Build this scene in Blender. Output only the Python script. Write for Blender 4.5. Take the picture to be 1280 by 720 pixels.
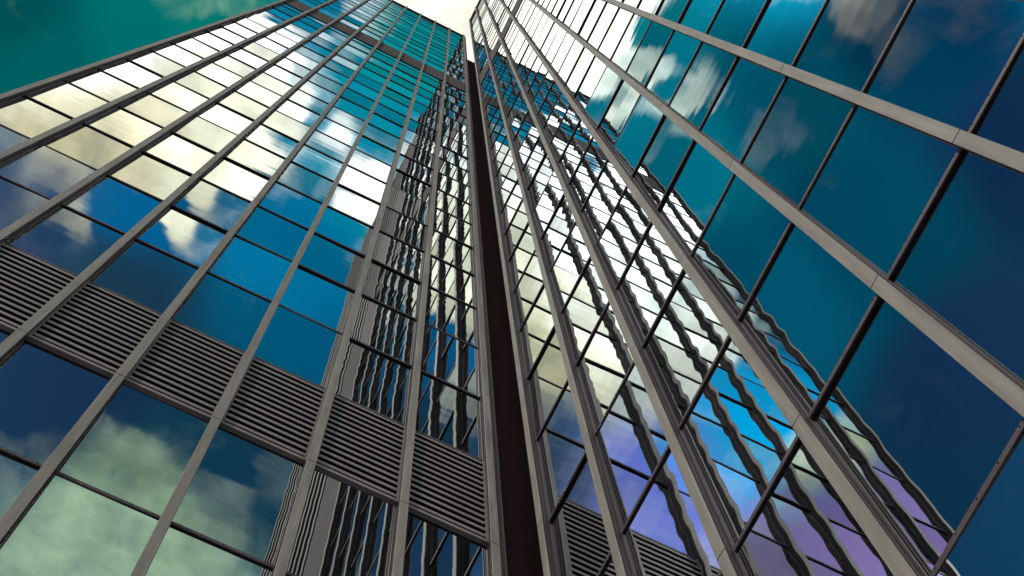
import bpy, bmesh, math, random
from mathutils import Vector, Matrix

random.seed(7)
for _o in list(bpy.data.objects):
    bpy.data.objects.remove(_o)
scene = bpy.context.scene
COL = scene.collection
R = math.radians

# ------------------------------------------------------------------ dimensions (metres)
S = 3.6                      # storey / pane height
EYE = 1.6
FACE_Y = 2.0926 * S          # outer face plane of the left tower (normal -Y)
FACE_X = 1.3136 * S          # outer face plane of the right tower (normal -X)
DEPTH = 0.15                 # fin depth in front of the glass
FIN_X0 = 1.1895 * S          # fin beside the corner slot, left tower
FIN_Y0 = 1.9395 * S          # fin beside the corner slot, right tower
BAY = 0.4132 * S
Z0 = 5.567 * S + EYE + 0.07         # row 0 = underside of the louvre storey
JOINT0 = 5.56 * S + EYE
def rowz(r): return Z0 + r * S

# ------------------------------------------------------------------ camera
YAW, PITCH, ROLL, FPX = 0.6112, 1.3338, -0.1538, 1817.6
cyw, syw = math.cos(YAW), math.sin(YAW); cp, sp = math.cos(PITCH), math.sin(PITCH)
cr, sr = math.cos(ROLL), math.sin(ROLL)
FWD = Vector((syw * cp, cyw * cp, sp)); RT0 = Vector((cyw, -syw, 0)); UP0 = RT0.cross(FWD)
RIGHT = RT0 * cr + UP0 * sr; UPV = RT0 * -sr + UP0 * cr
cam_data = bpy.data.cameras.new('camera')
cam_data.sensor_width = 36.0; cam_data.lens = 36.0 * FPX / 1280.0
cam_data.clip_start = 0.05; cam_data.clip_end = 5000
cam = bpy.data.objects.new('camera', cam_data); COL.objects.link(cam)
m3 = Matrix((RIGHT, UPV, -FWD)).transposed()
cam.matrix_world = Matrix.Translation((0, 0, EYE)) @ m3.to_4x4()
scene.camera = cam
def project(p):
    d = Vector(p) - Vector((0, 0, EYE)); w = d.dot(FWD)
    if w < 0.1: return None
    return 640 + FPX * d.dot(RIGHT) / w, 360 - FPX * d.dot(UPV) / w

# ------------------------------------------------------------------ colour management
scene.view_settings.view_transform = 'Standard'
scene.view_settings.look = 'None'
scene.view_settings.exposure = 0.0
scene.view_settings.gamma = 1.0
scene.view_settings.use_curve_mapping = False
scene.cycles.max_bounces = 12
scene.cycles.glossy_bounces = 8
scene.cycles.blur_glossy = 0.6

# ------------------------------------------------------------------ sun and sky
SUN_EL, SUN_AZ = R(50), R(246)        # azimuth: clockwise from +Y
sun_dir = Vector((math.sin(SUN_AZ) * math.cos(SUN_EL), math.cos(SUN_AZ) * math.cos(SUN_EL), math.sin(SUN_EL)))
sd = bpy.data.lights.new('sun', 'SUN'); sd.energy = 2.6; sd.angle = R(3.0); sd.color = (1.0, 0.93, 0.78)
sun = bpy.data.objects.new('sun', sd); COL.objects.link(sun)
sun.rotation_euler = (-sun_dir).to_track_quat('-Z', 'Y').to_euler()

COVER = [(-0.208, -0.236, 0.78), (-0.204, -0.216, 0.85), (-0.160, -0.182, 1.00), (-0.133, -0.151, 1.00), (-0.099, -0.122, 1.00), (-0.072, -0.135, 1.00), (-0.135, -0.200, 0.95), (-0.185, -0.261, 0.85), (-0.150, -0.235, 0.70), (-0.129, -0.221, 0.80), (-0.157, -0.281, 0.60), (-0.159, -0.311, 0.15), (-0.138, -0.263, 0.05), (-0.100, -0.213, 1.00), (-0.082, -0.226, 0.95), (-0.064, -0.227, 0.30), (-0.063, -0.189, 0.95), (-0.055, -0.207, 0.15), (-0.059, -0.144, 0.75), (-0.053, -0.123, 0.35), (-0.042, -0.154, 0.25), (-0.039, -0.227, 0.05), (-0.021, -0.162, 0.55), (-0.019, -0.180, 0.20), (0.013, -0.176, 1.00), (0.001, -0.157, 0.30), (-0.003, -0.123, 0.10), (-0.026, -0.098, 0.10), (-0.033, -0.071, 0.40), (0.008, -0.069, 0.05), (0.007, -0.106, 0.05), (0.005, -0.205, 0.00), (-0.013, -0.259, 0.00), (0.001, -0.290, 0.00), (-0.065, -0.278, 0.05), (-0.113, -0.307, 0.12), (-0.132, -0.407, 0.00), (-0.092, -0.415, 0.00), (-0.078, -0.441, 0.45), (-0.054, -0.447, 0.62), (-0.083, -0.512, 0.68), (-0.115, -0.479, 0.50), (-0.056, -0.384, 0.00), (-0.031, -0.385, 0.00), (-0.082, -0.396, 0.00), (-0.076, -0.424, 0.10), (-0.043, -0.408, 0.20), (-0.062, -0.407, 0.00), (-0.001, -0.397, 0.28), (0.019, -0.398, 0.15), (0.022, -0.414, 0.00), (0.024, -0.440, 0.50), (0.011, -0.481, 0.72), (-0.028, -0.479, 0.66), (0.040, -0.405, 0.28), (0.061, -0.436, 0.30), (-0.277, -0.088, 0.55), (-0.273, -0.074, 0.60), (-0.298, -0.074, 0.30), (-0.274, -0.038, 0.08), (-0.272, -0.007, 0.12), (-0.318, -0.105, 0.30), (-0.352, -0.113, 0.20), (-0.344, -0.061, 0.00), (-0.257, 0.007, 0.30), (-0.262, 0.020, 0.35), (-0.284, 0.037, 0.05), (-0.248, -0.050, 0.05), (-0.216, -0.028, 0.00), (-0.232, -0.011, 0.05), (-0.196, 0.028, 0.65), (-0.183, 0.028, 0.50), (-0.218, 0.033, 0.05), (-0.172, -0.006, 0.10), (-0.150, -0.001, 0.00), (-0.157, 0.016, 0.55), (-0.175, 0.029, 0.10), (-0.150, 0.035, 0.95), (-0.134, 0.022, 0.45), (-0.122, -0.006, 0.80), (-0.116, 0.012, 0.70), (-0.103, 0.028, 1.00), (-0.088, 0.023, 1.00), (-0.123, 0.036, 0.90), (-0.128, 0.052, 0.90), (-0.134, 0.040, 0.40), (-0.170, 0.062, 0.20), (-0.193, 0.070, 0.00), (-0.229, 0.077, 0.10), (-0.275, 0.067, 0.00), (-0.343, 0.027, 0.00), (-0.339, 0.113, 0.00), (-0.424, 0.145, 0.20), (-0.375, 0.129, 0.05), (-0.445, 0.088, 0.00), (-0.491, 0.189, 0.00), (-0.130, 0.009, 0.70), (-0.081, -0.069, 0.00), (-0.072, -0.064, 0.00), (-0.098, -0.079, 0.05), (-0.130, -0.057, 0.05), (-0.115, -0.052, 0.00), (-0.149, -0.063, 0.10), (-0.106, -0.253, 0.00), (-0.134, -0.272, 0.05), (-0.083, -0.086, 0.00), (-0.133, -0.124, 1.00), (-0.113, -0.096, 1.00), (-0.161, -0.167, 1.00), (-0.176, -0.097, 0.95), (-0.192, -0.152, 0.95), (-0.183, -0.222, 0.80), (-0.212, -0.268, 0.45), (-0.244, -0.280, 0.45), (-0.232, -0.306, 0.40), (-0.244, -0.166, 0.70), (-0.273, -0.185, 0.80), (-0.274, -0.211, 0.60), (-0.309, -0.201, 0.10), (-0.318, -0.244, 0.15), (-0.288, -0.300, 0.35), (-0.351, -0.256, 0.30), (-0.397, -0.241, 0.40), (-0.400, -0.295, 0.50), (-0.350, -0.168, 0.10), (-0.443, -0.225, 0.20), (-0.523, -0.244, 0.10), (-0.222, -0.138, 0.70), (-0.399, -0.184, 0.60), (-0.223, -0.290, 0.40), (-0.212, 0.196, 0.00), (-0.175, 0.160, 0.00), (-0.136, 0.116, 0.28), (-0.113, 0.102, 0.35), (-0.094, 0.093, 0.15), (-0.126, 0.126, 0.03), (-0.017, 0.054, 0.95), (0.000, 0.050, 0.75), (0.017, 0.050, 1.00), (0.020, 0.039, 1.00), (-0.231, 0.164, 0.00)]
# cloud cover and air colours by direction (x/z, y/z of the view direction)
def L(c):
    return tuple(((v / 255 + 0.055) / 1.055) ** 2.4 if v / 255 > 0.04045 else v / 255 / 12.92 for v in c)
AIR = [  # x, y, clear sky colour, cloud colour, cloud gain
    (-.21, .20, (0, 100, 108), (150, 190, 150), 1.0), (-.13, .12, (0, 128, 126), (170, 205, 165), 1.0),
    (-.16, .15, (0, 116, 122), (160, 195, 165), 1.0), (-.25, .17, (0, 80, 92), (150, 190, 150), 1.0),
    (.00, .05, (90, 180, 170), (255, 252, 236), 1.15), (.00, -.07, (0, 165, 182), (215, 245, 225), 1.2),
    (-.06, -.07, (0, 142, 192), (255, 255, 250), 2.0), (.01, -.15, (0, 156, 196), (255, 255, 250), 1.8), (-.02, -.25, (0, 122, 180), (250, 255, 240), 1.3),
    (.02, -.30, (0, 105, 155), (200, 215, 215), 1.0),
    (-.12, -.26, (0, 98, 165), (220, 220, 190), 1.0), (-.10, -.19, (0, 115, 160), (255, 252, 222), 1.5), (-.20, -.23, (60, 85, 105), (228, 214, 160), 1.0), (-.17, -.225, (60, 90, 120), (240, 228, 178), 1.05), (-.14, -.205, (20, 105, 140), (255, 244, 205), 1.2),
    (-.11, -.31, (32, 66, 98), (140, 142, 135), 1.0), (-.10, -.40, (30, 58, 100), (130, 145, 135), 1.0),
    (.00, -.40, (25, 72, 105), (130, 150, 145), 1.0), (-.03, -.48, (20, 85, 105), (160, 188, 156), 1.0),
    (-.10, .03, (0, 150, 150), (255, 255, 235), 2.4), (-.17, .03, (0, 118, 150), (225, 240, 225), 1.3),
    (-.22, .07, (0, 112, 145), (215, 235, 225), 1.0), (-.25, .00, (0, 78, 112), (120, 140, 150), 1.0),
    (-.30, -.08, (0, 50, 88), (118, 118, 118), 0.8), (-.33, -.11, (0, 42, 82), (120, 115, 110), 0.8), (-.42, -.06, (12, 40, 84), (90, 95, 110), 0.8), (-.34, .05, (0, 66, 102), (90, 110, 125), 1.0),
    (-.30, .12, (0, 85, 125), (120, 140, 150), 1.0),
    (-.45, .10, (20, 48, 92), (75, 95, 115), 1.0), (-.50, .20, (15, 52, 90), (75, 95, 115), 1.0),
    (-.17, -.11, (0, 160, 220), (255, 255, 255), 3.6), (-.19, -.17, (70, 160, 220), (255, 255, 250), 2.6), (-.20, -.21, (110, 170, 220), (255, 250, 225), 2.0),
    (-.25, -.14, (0, 150, 200), (255, 255, 240), 2.0), (-.29, -.29, (95, 110, 225), (195, 192, 230), 1.4), (-.19, -.30, (30, 62, 110), (140, 145, 145), 1.0),
    (-.35, -.20, (0, 140, 225), (225, 230, 180), 1.2), (-.45, -.26, (95, 85, 165), (155, 150, 165), 1.0),
]

def build_world():
    w = bpy.data.worlds.new('World'); scene.world = w; w.use_nodes = True
    w.cycles.sampling_method = 'MANUAL'; w.cycles.sample_map_resolution = 512
    nt = w.node_tree; nt.nodes.clear()
    N = nt.nodes.new; K = nt.links.new
    def inp(sock, v):
        if hasattr(v, 'is_output') or isinstance(v, bpy.types.NodeSocket): K(v, sock)
        else: sock.default_value = v
    def vm(op, a, b=None, c=None):
        n = N('ShaderNodeVectorMath'); n.operation = op
        inp(n.inputs[0], a)
        if b is not None: inp(n.inputs[1], b)
        if c is not None: inp(n.inputs[2], c)
        return n.outputs['Value'] if op in ('DOT_PRODUCT', 'LENGTH', 'DISTANCE') else n.outputs['Vector']
    def mt(op, a, b=0.0, c=0.0, clamp=False):
        n = N('ShaderNodeMath'); n.operation = op; n.use_clamp = clamp
        inp(n.inputs[0], a); inp(n.inputs[1], b); inp(n.inputs[2], c); return n.outputs[0]
    def cmb(x, y, z):
        n = N('ShaderNodeCombineXYZ'); inp(n.inputs[0], x); inp(n.inputs[1], y); inp(n.inputs[2], z); return n.outputs[0]
    tc = N('ShaderNodeTexCoord'); sx = N('ShaderNodeSeparateXYZ'); K(tc.outputs['Generated'], sx.inputs[0])
    zz = mt('MAXIMUM', sx.outputs[2], 0.12)
    px = mt('DIVIDE', sx.outputs[0], zz); py = mt('DIVIDE', sx.outputs[1], zz)
    sky_p = cmb(px, py, 0.0)
    # a little turbulence so that cloud edges are ragged
    nz = N('ShaderNodeTexNoise'); nz.inputs['Scale'].default_value = 14; nz.inputs['Detail'].default_value = 4
    nz.inputs['Roughness'].default_value = 0.6; K(sky_p, nz.inputs['Vector'])
    off = vm('MULTIPLY', vm('SUBTRACT', nz.outputs['Color'], (0.5, 0.5, 0.5)), (0.034, 0.034, 0.0))
    wp = vm('ADD', sky_p, off)
    sw = N('ShaderNodeSeparateXYZ'); K(wp, sw.inputs[0])
    def shepard(X, Y, pts, nch, eps, power):
        # pts: (x, y, ch...) ; inverse distance blend, three points per vector
        vx = cmb(X, X, X); vy = cmb(Y, Y, Y); num = [None] * nch; den = None
        pts = list(pts)
        while len(pts) % 3: pts.append(pts[-1])
        for i in range(0, len(pts), 3):
            t = pts[i:i + 3]
            dx = vm('SUBTRACT', vx, tuple(q[0] for q in t)); dy = vm('SUBTRACT', vy, tuple(q[1] for q in t))
            d2 = vm('MULTIPLY_ADD', dx, dx, vm('MULTIPLY_ADD', dy, dy, (eps, eps, eps)))
            d4 = vm('MULTIPLY', d2, d2)
            if power == 6: d4 = vm('MULTIPLY', d4, d2)
            wv = vm('DIVIDE', (1e-6, 1e-6, 1e-6), d4)
            dn = vm('DOT_PRODUCT', wv, (1, 1, 1)); den = dn if den is None else mt('ADD', den, dn)
            for c in range(nch):
                v = vm('DOT_PRODUCT', wv, tuple(q[2 + c] for q in t))
                num[c] = v if num[c] is None else mt('ADD', num[c], v)
        return [mt('DIVIDE', n, den) for n in num]
    cover = shepard(sw.outputs[0], sw.outputs[1], COVER, 1, 4e-5, 6)[0]
    air = shepard(px, py, [(x, y) + tuple(L(a)) + tuple(v * g for v in L(b)) for x, y, a, b, g in AIR], 6, 9e-4, 6)
    n2 = N('ShaderNodeTexNoise'); n2.inputs['Scale'].default_value = 19; n2.inputs['Detail'].default_value = 7
    n2.inputs['Roughness'].default_value = 0.58; n2.inputs['Distortion'].default_value = 0.6
    K(sky_p, n2.inputs['Vector'])
    dens = mt('ADD', cover, mt('MULTIPLY', mt('SUBTRACT', n2.outputs[0], 0.5), 0.95))
    mr = N('ShaderNodeMapRange'); mr.interpolation_type = 'SMOOTHSTEP'
    K(dens, mr.inputs[0]); mr.inputs[1].default_value = 0.12; mr.inputs[2].default_value = 0.85
    # nishita daylight, tinted by the air colour
    st = N('ShaderNodeTexSky'); st.sky_type = 'NISHITA'; st.sun_disc = False
    st.sun_elevation = SUN_EL; st.sun_rotation = SUN_AZ
    nrm = vm('MULTIPLY', st.outputs[0], (NISH[0], NISH[1], NISH[2]))
    clear = vm('MULTIPLY', nrm, cmb(air[0], air[1], air[2]))
    n3 = N('ShaderNodeTexNoise'); n3.inputs['Scale'].default_value = 34; n3.inputs['Detail'].default_value = 5
    K(sky_p, n3.inputs['Vector'])
    shade = mt('MULTIPLY_ADD', n3.outputs[0], 1.3, 0.35)
    cl = vm('MULTIPLY', cmb(air[3], air[4], air[5]), cmb(shade, shade, shade))
    mx = N('ShaderNodeMix'); mx.data_type = 'RGBA'
    K(mr.outputs[0], mx.inputs[0]); K(clear, mx.inputs[6]); K(vm('MULTIPLY', cl, (10, 10, 10)), mx.inputs[7])
    bg = N('ShaderNodeBackground'); bg.inputs['Strength'].default_value = 0.1
    K(mx.outputs[2], bg.inputs['Color'])
    out = N('ShaderNodeOutputWorld'); K(bg.outputs[0], out.inputs[0])
NISH = (5.0, 4.4, 2.35)
build_world()

# ------------------------------------------------------------------ materials
def new_mat(name):
    m = bpy.data.materials.new(name); m.use_nodes = True
    m.node_tree.nodes.clear(); return m, m.node_tree.nodes.new, m.node_tree.links.new
def metal_paint(name, col, rough, metallic=0.0, var=0.12, scale=3.0, streak=True, spec=0.06):
    m, N, K = new_mat(name)
    p = N('ShaderNodeBsdfPrincipled'); o = N('ShaderNodeOutputMaterial'); K(p.outputs[0], o.inputs[0])
    p.inputs['Metallic'].default_value = metallic; p.inputs['Specular IOR Level'].default_value = spec
    tc = N('ShaderNodeTexCoord'); mp = N('ShaderNodeMapping'); K(tc.outputs['Object'], mp.inputs[0])
    mp.inputs['Scale'].default_value = (scale * 4, scale * 4, scale * 0.25) if streak else (scale,) * 3
    n = N('ShaderNodeTexNoise'); n.inputs['Scale'].default_value = 1.0; n.inputs['Detail'].default_value = 6
    K(mp.outputs[0], n.inputs['Vector'])
    r = N('ShaderNodeMapRange'); K(n.outputs[0], r.inputs[0]); r.inputs[1].default_value = 0.3; r.inputs[2].default_value = 0.7
    r.inputs[3].default_value = 1 - var; r.inputs[4].default_value = 1 + var
    h = N('ShaderNodeHueSaturation'); h.inputs['Color'].default_value = (*col, 1); K(r.outputs[0], h.inputs['Value'])
    K(h.outputs[0], p.inputs['Base Color'])
    r2 = N('ShaderNodeMapRange'); K(n.outputs[0], r2.inputs[0]); r2.inputs[3].default_value = rough - 0.06; r2.inputs[4].default_value = rough + 0.1
    K(r2.outputs[0], p.inputs['Roughness'])
    return m
def glass_mat():
    m, N, K = new_mat('mirror_glass')
    o = N('ShaderNodeOutputMaterial')
    at = N('ShaderNodeAttribute'); at.attribute_name = 'tone'
    r = N('ShaderNodeMapRange'); K(at.outputs['Fac'], r.inputs[0]); r.inputs[3].default_value = 0.70; r.inputs[4].default_value = 0.98
    cm = N('ShaderNodeMix'); cm.data_type = 'RGBA'; K(at.outputs['Fac'], cm.inputs[0])
    cm.inputs[6].default_value = (0.60, 0.64, 0.65, 1); cm.inputs[7].default_value = (0.92, 0.97, 1.0, 1)
    g = N('ShaderNodeBsdfGlossy'); g.inputs['Roughness'].default_value = 0.0; K(cm.outputs[2], g.inputs['Color'])
    d = N('ShaderNodeBsdfDiffuse'); d.inputs['Color'].default_value = (0.01, 0.016, 0.02, 1)
    mx = N('ShaderNodeMixShader'); mx.inputs[0].default_value = 0.94
    K(d.outputs[0], mx.inputs[1]); K(g.outputs[0], mx.inputs[2]); K(mx.outputs[0], o.inputs[0])
    # roller-wave distortion of tempered glass: small ripples along the height, bulge across
    tc = N('ShaderNodeTexCoord')
    ph = N('ShaderNodeAttribute'); ph.attribute_name = 'phase'
    def mt(op, a, b=0.0, c=0.0):
        n = N('ShaderNodeMath'); n.operation = op
        for i, v in enumerate((a, b, c)):
            if isinstance(v, bpy.types.NodeSocket): K(v, n.inputs[i])
            else: n.inputs[i].default_value = v
        return n.outputs[0]
    shift = N('ShaderNodeCombineXYZ'); off = mt('MULTIPLY', ph.outputs['Fac'], 41.0)
    for i in range(3): K(off, shift.inputs[i])
    av = N('ShaderNodeVectorMath'); av.operation = 'ADD'; K(tc.outputs['Object'], av.inputs[0]); K(shift.outputs[0], av.inputs[1])
    def nz(sx, sz, det, dist):
        mp = N('ShaderNodeMapping'); K(av.outputs[0], mp.inputs[0]); mp.inputs['Scale'].default_value = (sx, sx, sz)
        n = N('ShaderNodeTexNoise'); n.inputs['Scale'].default_value = 1; n.inputs['Detail'].default_value = det
        n.inputs['Distortion'].default_value = dist
        K(mp.outputs[0], n.inputs['Vector']); return n.outputs[0]
    ripple = mt('MULTIPLY', nz(0.16, 2.0, 0.0, 0.0), mt('MULTIPLY_ADD', ph.outputs['Fac'], 0.9, 0.45))
    bend = nz(0.35, 0.6, 0.0, 0.0)
    uv = N('ShaderNodeUVMap'); uv.uv_map = 'pane'
    su = N('ShaderNodeSeparateXYZ'); K(uv.outputs[0], su.inputs[0])
    u = mt('SUBTRACT', su.outputs[0], 0.5); v = mt('SUBTRACT', su.outputs[1], 0.5)
    r2 = mt('ADD', mt('MULTIPLY', u, u), mt('MULTIPLY', v, v))
    bulge = mt('MULTIPLY', r2, mt('SUBTRACT', ph.outputs['Fac'], 0.35))
    prev = None
    for h, dist in ((ripple, 0.00095), (bend, 0.0016), (bulge, 0.006)):
        b = N('ShaderNodeBump'); b.inputs['Strength'].default_value = 1; b.inputs['Distance'].default_value = dist
        K(h, b.inputs['Height'])
        if prev: K(prev, b.inputs['Normal'])
        prev = b.outputs[0]
    K(prev, g.inputs['Normal'])
    return m
def paving_mat():
    m, N, K = new_mat('paving')
    p = N('ShaderNodeBsdfPrincipled'); o = N('ShaderNodeOutputMaterial'); K(p.outputs[0], o.inputs[0])
    tc = N('ShaderNodeTexCoord'); b = N('ShaderNodeTexBrick'); K(tc.outputs['Object'], b.inputs['Vector'])
    b.inputs['Scale'].default_value = 1.0; b.inputs['Brick Width'].default_value = 0.9; b.inputs['Row Height'].default_value = 0.6
    b.inputs['Mortar Size'].default_value = 0.008
    b.inputs['Color1'].default_value = (0.24, 0.23, 0.22, 1); b.inputs['Color2'].default_value = (0.3, 0.29, 0.27, 1); b.inputs['Mortar'].default_value = (0.1, 0.1, 0.1, 1)
    K(b.outputs['Color'], p.inputs['Base Color']); p.inputs['Roughness'].default_value = 0.85
    return m
M_FACE = metal_paint('fin_aluminium', (0.27, 0.230, 0.205), 0.5, 0.0, 0.2)
M_STEM = metal_paint('bronze_stem', (0.048, 0.028, 0.038), 0.65, 0.0)
M_LINE = metal_paint('bronze_bead', (0.085, 0.062, 0.064), 0.5, 0.1)
M_TRAN = metal_paint('transom_bronze', (0.095, 0.070, 0.080), 0.5, 0.1, 0.15, 2.0, False)
M_GASK = metal_paint('black_gasket', (0.018, 0.013, 0.018), 0.6, 0, 0.1)
M_SLAT = metal_paint('louvre_slat', (0.27, 0.215, 0.22), 0.5, 0.2, 0.12, 2.0, False)
M_SPAN = metal_paint('spandrel_brown', (0.080, 0.056, 0.060), 0.7, 0.0, 0.10, 1.0, False)
M_SLOT = metal_paint('slot_brown', (0.125, 0.058, 0.062), 0.85, 0.0, 0.15, 0.6)
M_TRIM = metal_paint('reveal_brown', (0.14, 0.105, 0.105), 0.6, 0.0)
M_DARK = metal_paint('backing_and_slat_shade', (0.015, 0.013, 0.014), 0.8, 0, 0.1)
M_WALL = metal_paint('roof_and_core', (0.2, 0.19, 0.18), 0.8, 0, 0.1)
M_GLASS = glass_mat()
M_PAVE = paving_mat()

# ------------------------------------------------------------------ mesh helpers
class Facade:
    """s = metres along the facade away from the corner, o = metres proud of the outer face, z = height"""
    def __init__(self, side): self.side = side
    def w(self, s, o, z):
        return Vector((FIN_X0 - s, FACE_Y - o, z)) if self.side == 'L' else Vector((FACE_X - o, FIN_Y0 - s, z))
def fbox(bm, F, s0, s1, o0, o1, z0, z1, mi=0, bev=0.0):
    pts = [(s, o, z) for z in (z0, z1) for o in (o0, o1) for s in (s0, s1)]
    v = [bm.verts.new(F.w(*p)) for p in pts]
    faces = [(0, 1, 3, 2), (4, 6, 7, 5), (0, 4, 5, 1), (2, 3, 7, 6), (0, 2, 6, 4), (1, 5, 7, 3)]
    fs = [bm.faces.new([v[i] for i in f]) for f in faces]
    for f in fs: f.material_index = mi
    return v
def link(name, bm, mats, parent=None, bevel=0.0):
    bmesh.ops.recalc_face_normals(bm, faces=bm.faces[:])
    if bevel: bmesh.ops.bevel(bm, geom=bm.edges[:], offset=bevel, segments=1, affect='EDGES', clamp_overlap=True)
    me = bpy.data.meshes.new(name); bm.to_mesh(me); bm.free()
    for m in (mats if isinstance(mats, (list, tuple)) else [mats]): me.materials.append(m)
    o = bpy.data.objects.new(name, me); COL.objects.link(o)
    if parent is not None:
        o.parent = parent; o.matrix_parent_inverse = Matrix.Translation(-Vector(parent.location))
    return o
def root(name, loc, label, cat, group=None):
    e = bpy.data.objects.new(name, None); e.location = loc; COL.objects.link(e)
    e['label'] = label; e['category'] = cat
    if group: e['group'] = group
    return e

# ------------------------------------------------------------------ ground
bm = bmesh.new()
bmesh.ops.create_grid(bm, x_segments=2, y_segments=2, size=1500)
g = link('ground', bm, M_PAVE); g['kind'] = 'structure'

# ------------------------------------------------------------------ the facades
CAPW = 0.14
def inframe_area(F, s0, s1, z0, z1):
    pts = [project(F.w(s, -DEPTH, z)) for s, z in ((s0, z0), (s1, z0), (s1, z1), (s0, z1))]
    if any(p is None for p in pts): return 0
    # clip polygon against the picture
    def clip(poly, inside, inter):
        out = []
        for i, a in enumerate(poly):
            b = poly[(i + 1) % len(poly)]
            if inside(a):
                out.append(a)
                if not inside(b): out.append(inter(a, b))
            elif inside(b): out.append(inter(a, b))
        return out
    for ax, lim, sg in ((0, 0, 1), (0, 1280, -1), (1, 0, 1), (1, 720, -1)):
        def ins(p, ax=ax, lim=lim, sg=sg): return (p[ax] - lim) * sg >= 0
        def itr(a, b, ax=ax, lim=lim):
            t = (lim - a[ax]) / (b[ax] - a[ax]); return (a[0] + t * (b[0] - a[0]), a[1] + t * (b[1] - a[1]))
        pts = clip(pts, ins, itr)
        if not pts: return 0
    return abs(sum(p[0] * pts[(i + 1) % len(pts)][1] - p[1] * pts[(i + 1) % len(pts)][0] for i, p in enumerate(pts))) / 2

def pane_geo(bm, F, s0, s1, z0, z1, row, lay):
    ph = bm.faces.layers.float.get('phase') or bm.faces.layers.float.new('phase')
    lay = bm.faces.layers.float.get('tone')
    uvl = bm.loops.layers.uv.get('pane') or bm.loops.layers.uv.new('pane')
    phase = random.random()
    tilt_s = random.gauss(0, TILT); tilt_z = random.gauss(0, TILT)
    tone = min(1, max(0, (0.12 if row % 2 else 0.85) + random.gauss(0, 0.12)))
    v = []
    sc, zc = (s0 + s1) / 2, (z0 + z1) / 2
    for o in (-0.010, 0.0):
        for z in (z0, z1):
            for s in (s0, s1):
                v.append(bm.verts.new(F.w(s, -DEPTH + o + (s - sc) * tilt_s + (z - zc) * tilt_z, z)))
    for f in ((0, 2, 3, 1), (4, 5, 7, 6), (0, 1, 5, 4), (2, 6, 7, 3), (0, 4, 6, 2), (1, 3, 7, 5)):
        fa = bm.faces.new([v[i] for i in f]); fa[lay] = tone; fa[ph] = phase
        for lp, i in zip(fa.loops, f): lp[uvl].uv = (i % 2, (i // 2) % 2)
TILT = 0.0048

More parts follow.
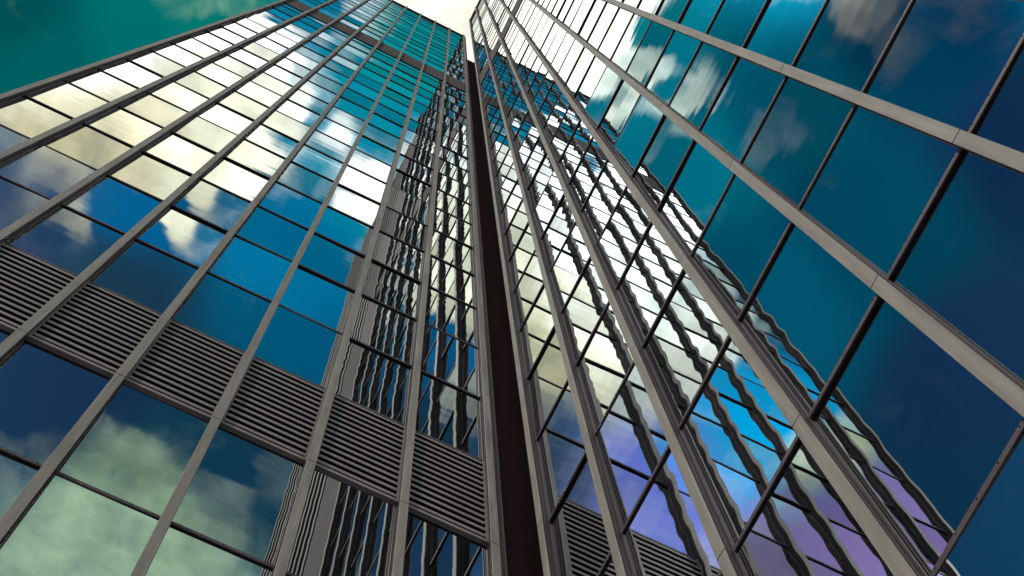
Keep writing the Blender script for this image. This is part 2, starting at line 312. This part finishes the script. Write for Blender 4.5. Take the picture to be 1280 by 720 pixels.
def tower(side, name, label, bays, top, base_rows, louvre_row, band, fin_top, last_row):
    F = Facade(side)
    origin = F.w(bays * BAY / 2, -0.3, 0)
    T = root(name, origin, label, 'tower', 'the two glass towers meeting at the slot')
    smax = bays * BAY
    zg0 = rowz(base_rows)
    # core body behind the glass
    depth_in = 22.0
    extra = 0.05 if side == 'L' else 13.2
    bm = bmesh.new()
    fbox(bm, F, -0.075, smax + extra, -depth_in, -DEPTH - 0.06, 0, rowz(top) - 0.05)
    link('core_wall', bm, M_DARK if False else M_WALL, T)
    # roof coping
    bm = bmesh.new()
    fbox(bm, F, -0.078, smax + extra + 0.02, -depth_in - 0.02, -0.03, rowz(top), rowz(top) + 0.14)
    fbox(bm, F, -0.076, smax + extra + 0.01, -0.6, -DEPTH + 0.02, rowz(top) - 0.12, rowz(top) - 0.002)
    link('roof_coping', bm, M_LINE, T)
    # rows
    rows = list(range(base_rows, top))
    cells = []
    for r in rows:
        z0, z1 = rowz(r), rowz(r + 1)
        if louvre_row is not None and r == louvre_row: continue
        segs = [(z0, z1)]
        if band[0] <= r < band[1] or band[0] < r + 1 <= band[1]:
            segs = []
            if r < band[0]: segs.append((z0, rowz(band[0])))
            if r + 1 > band[1]: segs.append((rowz(band[1]), z1))
        for a, b in segs:
            for k in range(bays):
                cells.append((k * BAY + 0.05, (k + 1) * BAY - 0.05, a + 0.03, b - 0.03, r))
    rank = sorted(range(len(cells)), key=lambda i: -inframe_area(F, *cells[i][:4]))
    big = set(rank[:100])
    rest = bmesh.new(); lay = rest.faces.layers.float.new('tone')
    for i, c in enumerate(cells):
        if i in big:
            b_ = bmesh.new(); l_ = b_.faces.layers.float.new('tone')
            pane_geo(b_, F, *c, l_); link('glass_pane', b_, M_GLASS, T)
        else: pane_geo(rest, F, *c, lay)
    o = link('glass_panes', rest, M_GLASS, T); o['kind'] = 'stuff'
    # transoms
    for r in range(base_rows, top + 1):
        z = rowz(r)
        if band[0] < r < band[1]: continue
        bm = bmesh.new()
        for k in range(bays):
            a, b = k * BAY + 0.045, (k + 1) * BAY - 0.045
            fbox(bm, F, a, b, -DEPTH + 0.006, -DEPTH + 0.028, z - 0.038, z + 0.036, 0)
            fbox(bm, F, a, b, -DEPTH - 0.012, -DEPTH + 0.012, z - 0.050, z - 0.039, 1)
            fbox(bm, F, a, b, -DEPTH - 0.012, -DEPTH + 0.012, z + 0.037, z + 0.044, 1)
            if r <= 6:
                for j in range(5):     # fixing screws on the pressure plate
                    sx_ = a + 0.12 + j * (b - a - 0.24) / 4
                    vv = F.w(sx_, -DEPTH + 0.029, z + 0.012)
                    q = bmesh.ops.create_icosphere(bm, subdivisions=1, radius=0.008, matrix=Matrix.Translation(vv))
                    for vq in q['verts']:
                        for fq in vq.link_faces: fq.material_index = 1
        link('transom', bm, [M_TRAN, M_GASK], T)
    # spandrel band and louvres
    for k in range(bays):
        a, b = k * BAY + 0.045, (k + 1) * BAY - 0.045
        bm = bmesh.new()
        fbox(bm, F, a, b, -DEPTH - 0.02, -DEPTH + 0.045, rowz(band[0]) + 0.004, rowz(band[1]) - 0.056)
        link('spandrel_panel', bm, M_SPAN, T)
        if louvre_row is not None:
            z0, z1 = rowz(louvre_row) + 0.055, rowz(louvre_row + 1) - 0.072
            bm = bmesh.new()
            fbox(bm, F, a, b, -DEPTH - 0.05, -DEPTH - 0.03, z0, z1, 1)
            n = 14; pitch = (z1 - z0 - 0.10) / n
            for i in range(n):
                zc = z0 + 0.10 + pitch * (i + 0.5)
                ss = (a + 0.052, b - 0.052)
                pr = [(-0.028, -0.012), (0.045, -0.048), (0.052, -0.042), (0.052, 0.048), (0.044, 0.052), (-0.028, 0.02)]
                vs = [[bm.verts.new(F.w(s, -DEPTH + q[0], zc + q[1])) for q in pr] for s in ss]
                m = len(pr)
                for j in range(m):
                    fq = bm.faces.new((vs[0][j], vs[0][(j + 1) % m], vs[1][(j + 1) % m], vs[1][j]))
                    if j in (0, 5): fq.material_index = 1  # shade under the slats put into the colour: undersides and backs near-black
                bm.faces.new(vs[0]); bm.faces.new(vs[1][::-1])
            lv = link('louvre', bm, [M_SLAT, M_DARK], T)
            bm = bmesh.new()
            fbox(bm, F, a, a + 0.05, -DEPTH - 0.02, -DEPTH + 0.062, z0, z1)
            fbox(bm, F, b - 0.05, b, -DEPTH - 0.02, -DEPTH + 0.062, z0, z1)
            fbox(bm, F, a + 0.051, b - 0.051, -DEPTH - 0.02, -DEPTH + 0.060, z0, z0 + 0.085)
            fr = link('louvre_frame', bm, M_SLAT, T)
            fr.parent = lv; fr.matrix_parent_inverse = Matrix.Identity(4)
    # fins: dark stem, stepped beads, light cap in two-storey lengths
    for k in range(bays + 1):
        s = k * BAY
        ft = rowz(fin_top)
        bm = bmesh.new()
        fbox(bm, F, s - 0.056, s + 0.056, -DEPTH - 0.03, -0.024, rowz(base_rows) - 0.1, ft - 0.02, 0)
        for sg in (-1, 1):
            fbox(bm, F, *sorted((s + sg * 0.057, s + sg * 0.072)), -DEPTH - 0.02, -DEPTH + 0.024, rowz(base_rows), rowz(top), 1)
            fbox(bm, F, *sorted((s + sg * 0.057, s + sg * 0.064)), -0.070, -0.060, rowz(base_rows), ft - 0.05, 1)
        fin = link('fin', bm, [M_STEM, M_LINE], T)
        bm = bmesh.new()
        j = -6
        while JOINT0 + 2 * j * S < ft:
            za, zb = JOINT0 + 2 * j * S + 0.010, min(JOINT0 + 2 * (j + 1) * S - 0.010, ft)
            za = max(za, rowz(base_rows))
            if zb > za: fbox(bm, F, s - CAPW / 2, s + CAPW / 2, -0.022, 0.0, za, zb)
            j += 1
        cap = link('fin_cap', bm, M_FACE, T, bevel=0.003)
        cap.parent = fin; cap.matrix_parent_inverse = Matrix.Identity(4)
    # side reveals
    bm = bmesh.new()
    fbox(bm, F, -0.190 if side == 'L' else -0.10, -0.072, -0.95, -0.045, 0, rowz(min(top, 33)) - 0.2)
    link('corner_reveal', bm, M_TRIM, T)
    # entrance base below the first row
    bm = bmesh.new()
    fbox(bm, F, -0.074, smax + extra - 0.002, -DEPTH - 0.059, -DEPTH + 0.02, 0, rowz(base_rows) - 0.052)
    link('base_wall', bm, M_SPAN, T)
    return F, T, smax

FL, TL, sL = tower('L', 'glass_tower', 'lower glass tower on the left with a storey of louvres low down', 8, 33, -5, 0, (18.5, 20), 33.35, 33)
# left tower: outer end casing

FR, TR, sR = tower('R', 'glass_tower', 'taller glass tower on the right, panes full of wavy reflected fins', 8, 39, -5, None, (18.6, 20), 39.4, 39)
bm = bmesh.new()
fbox(bm, FR, sR + 0.076, sR + 2.7, -DEPTH - 0.04, -0.02, rowz(-5), rowz(39) - 0.15)
link('pier_panel', bm, M_SPAN, TR)
for i in range(12):
    s = sR + 2.9 + i * 0.86
    bm = bmesh.new()
    fbox(bm, FR, s, s + 0.28, -DEPTH - 0.04, 0.0, rowz(-5), rowz(39) - 0.15, 0)
    fbox(bm, FR, s + 0.281, s + 0.85, -DEPTH - 0.05, -DEPTH + 0.0, rowz(-5), rowz(39) - 0.16, 1)
    link('rib', bm, [M_LINE, M_STEM], TR)

# dark slot between the towers: two inner walls behind the corner
bm = bmesh.new()
zt = rowz(28.6)
x0, x1 = FIN_X0 + 0.192, FACE_X + 0.95
y0, y1 = FIN_Y0 + 0.102, FACE_Y + 0.95
def wbox(bm, a, b):
    v = [bm.verts.new((x, y, z)) for z in (a[2], b[2]) for y in (a[1], b[1]) for x in (a[0], b[0])]
    for f in [(0, 1, 3, 2), (4, 6, 7, 5), (0, 4, 5, 1), (2, 3, 7, 6), (0, 2, 6, 4), (1, 5, 7, 3)]: bm.faces.new([v[i] for i in f])
wbox(bm, (x0, y1 - 0.15, 0), (x1, y1, zt))
wbox(bm, (x1 - 0.15, y0, 0), (x1 - 0.001, y1 - 0.152, zt))
link('recess_lining', bm, M_SLOT, TR)
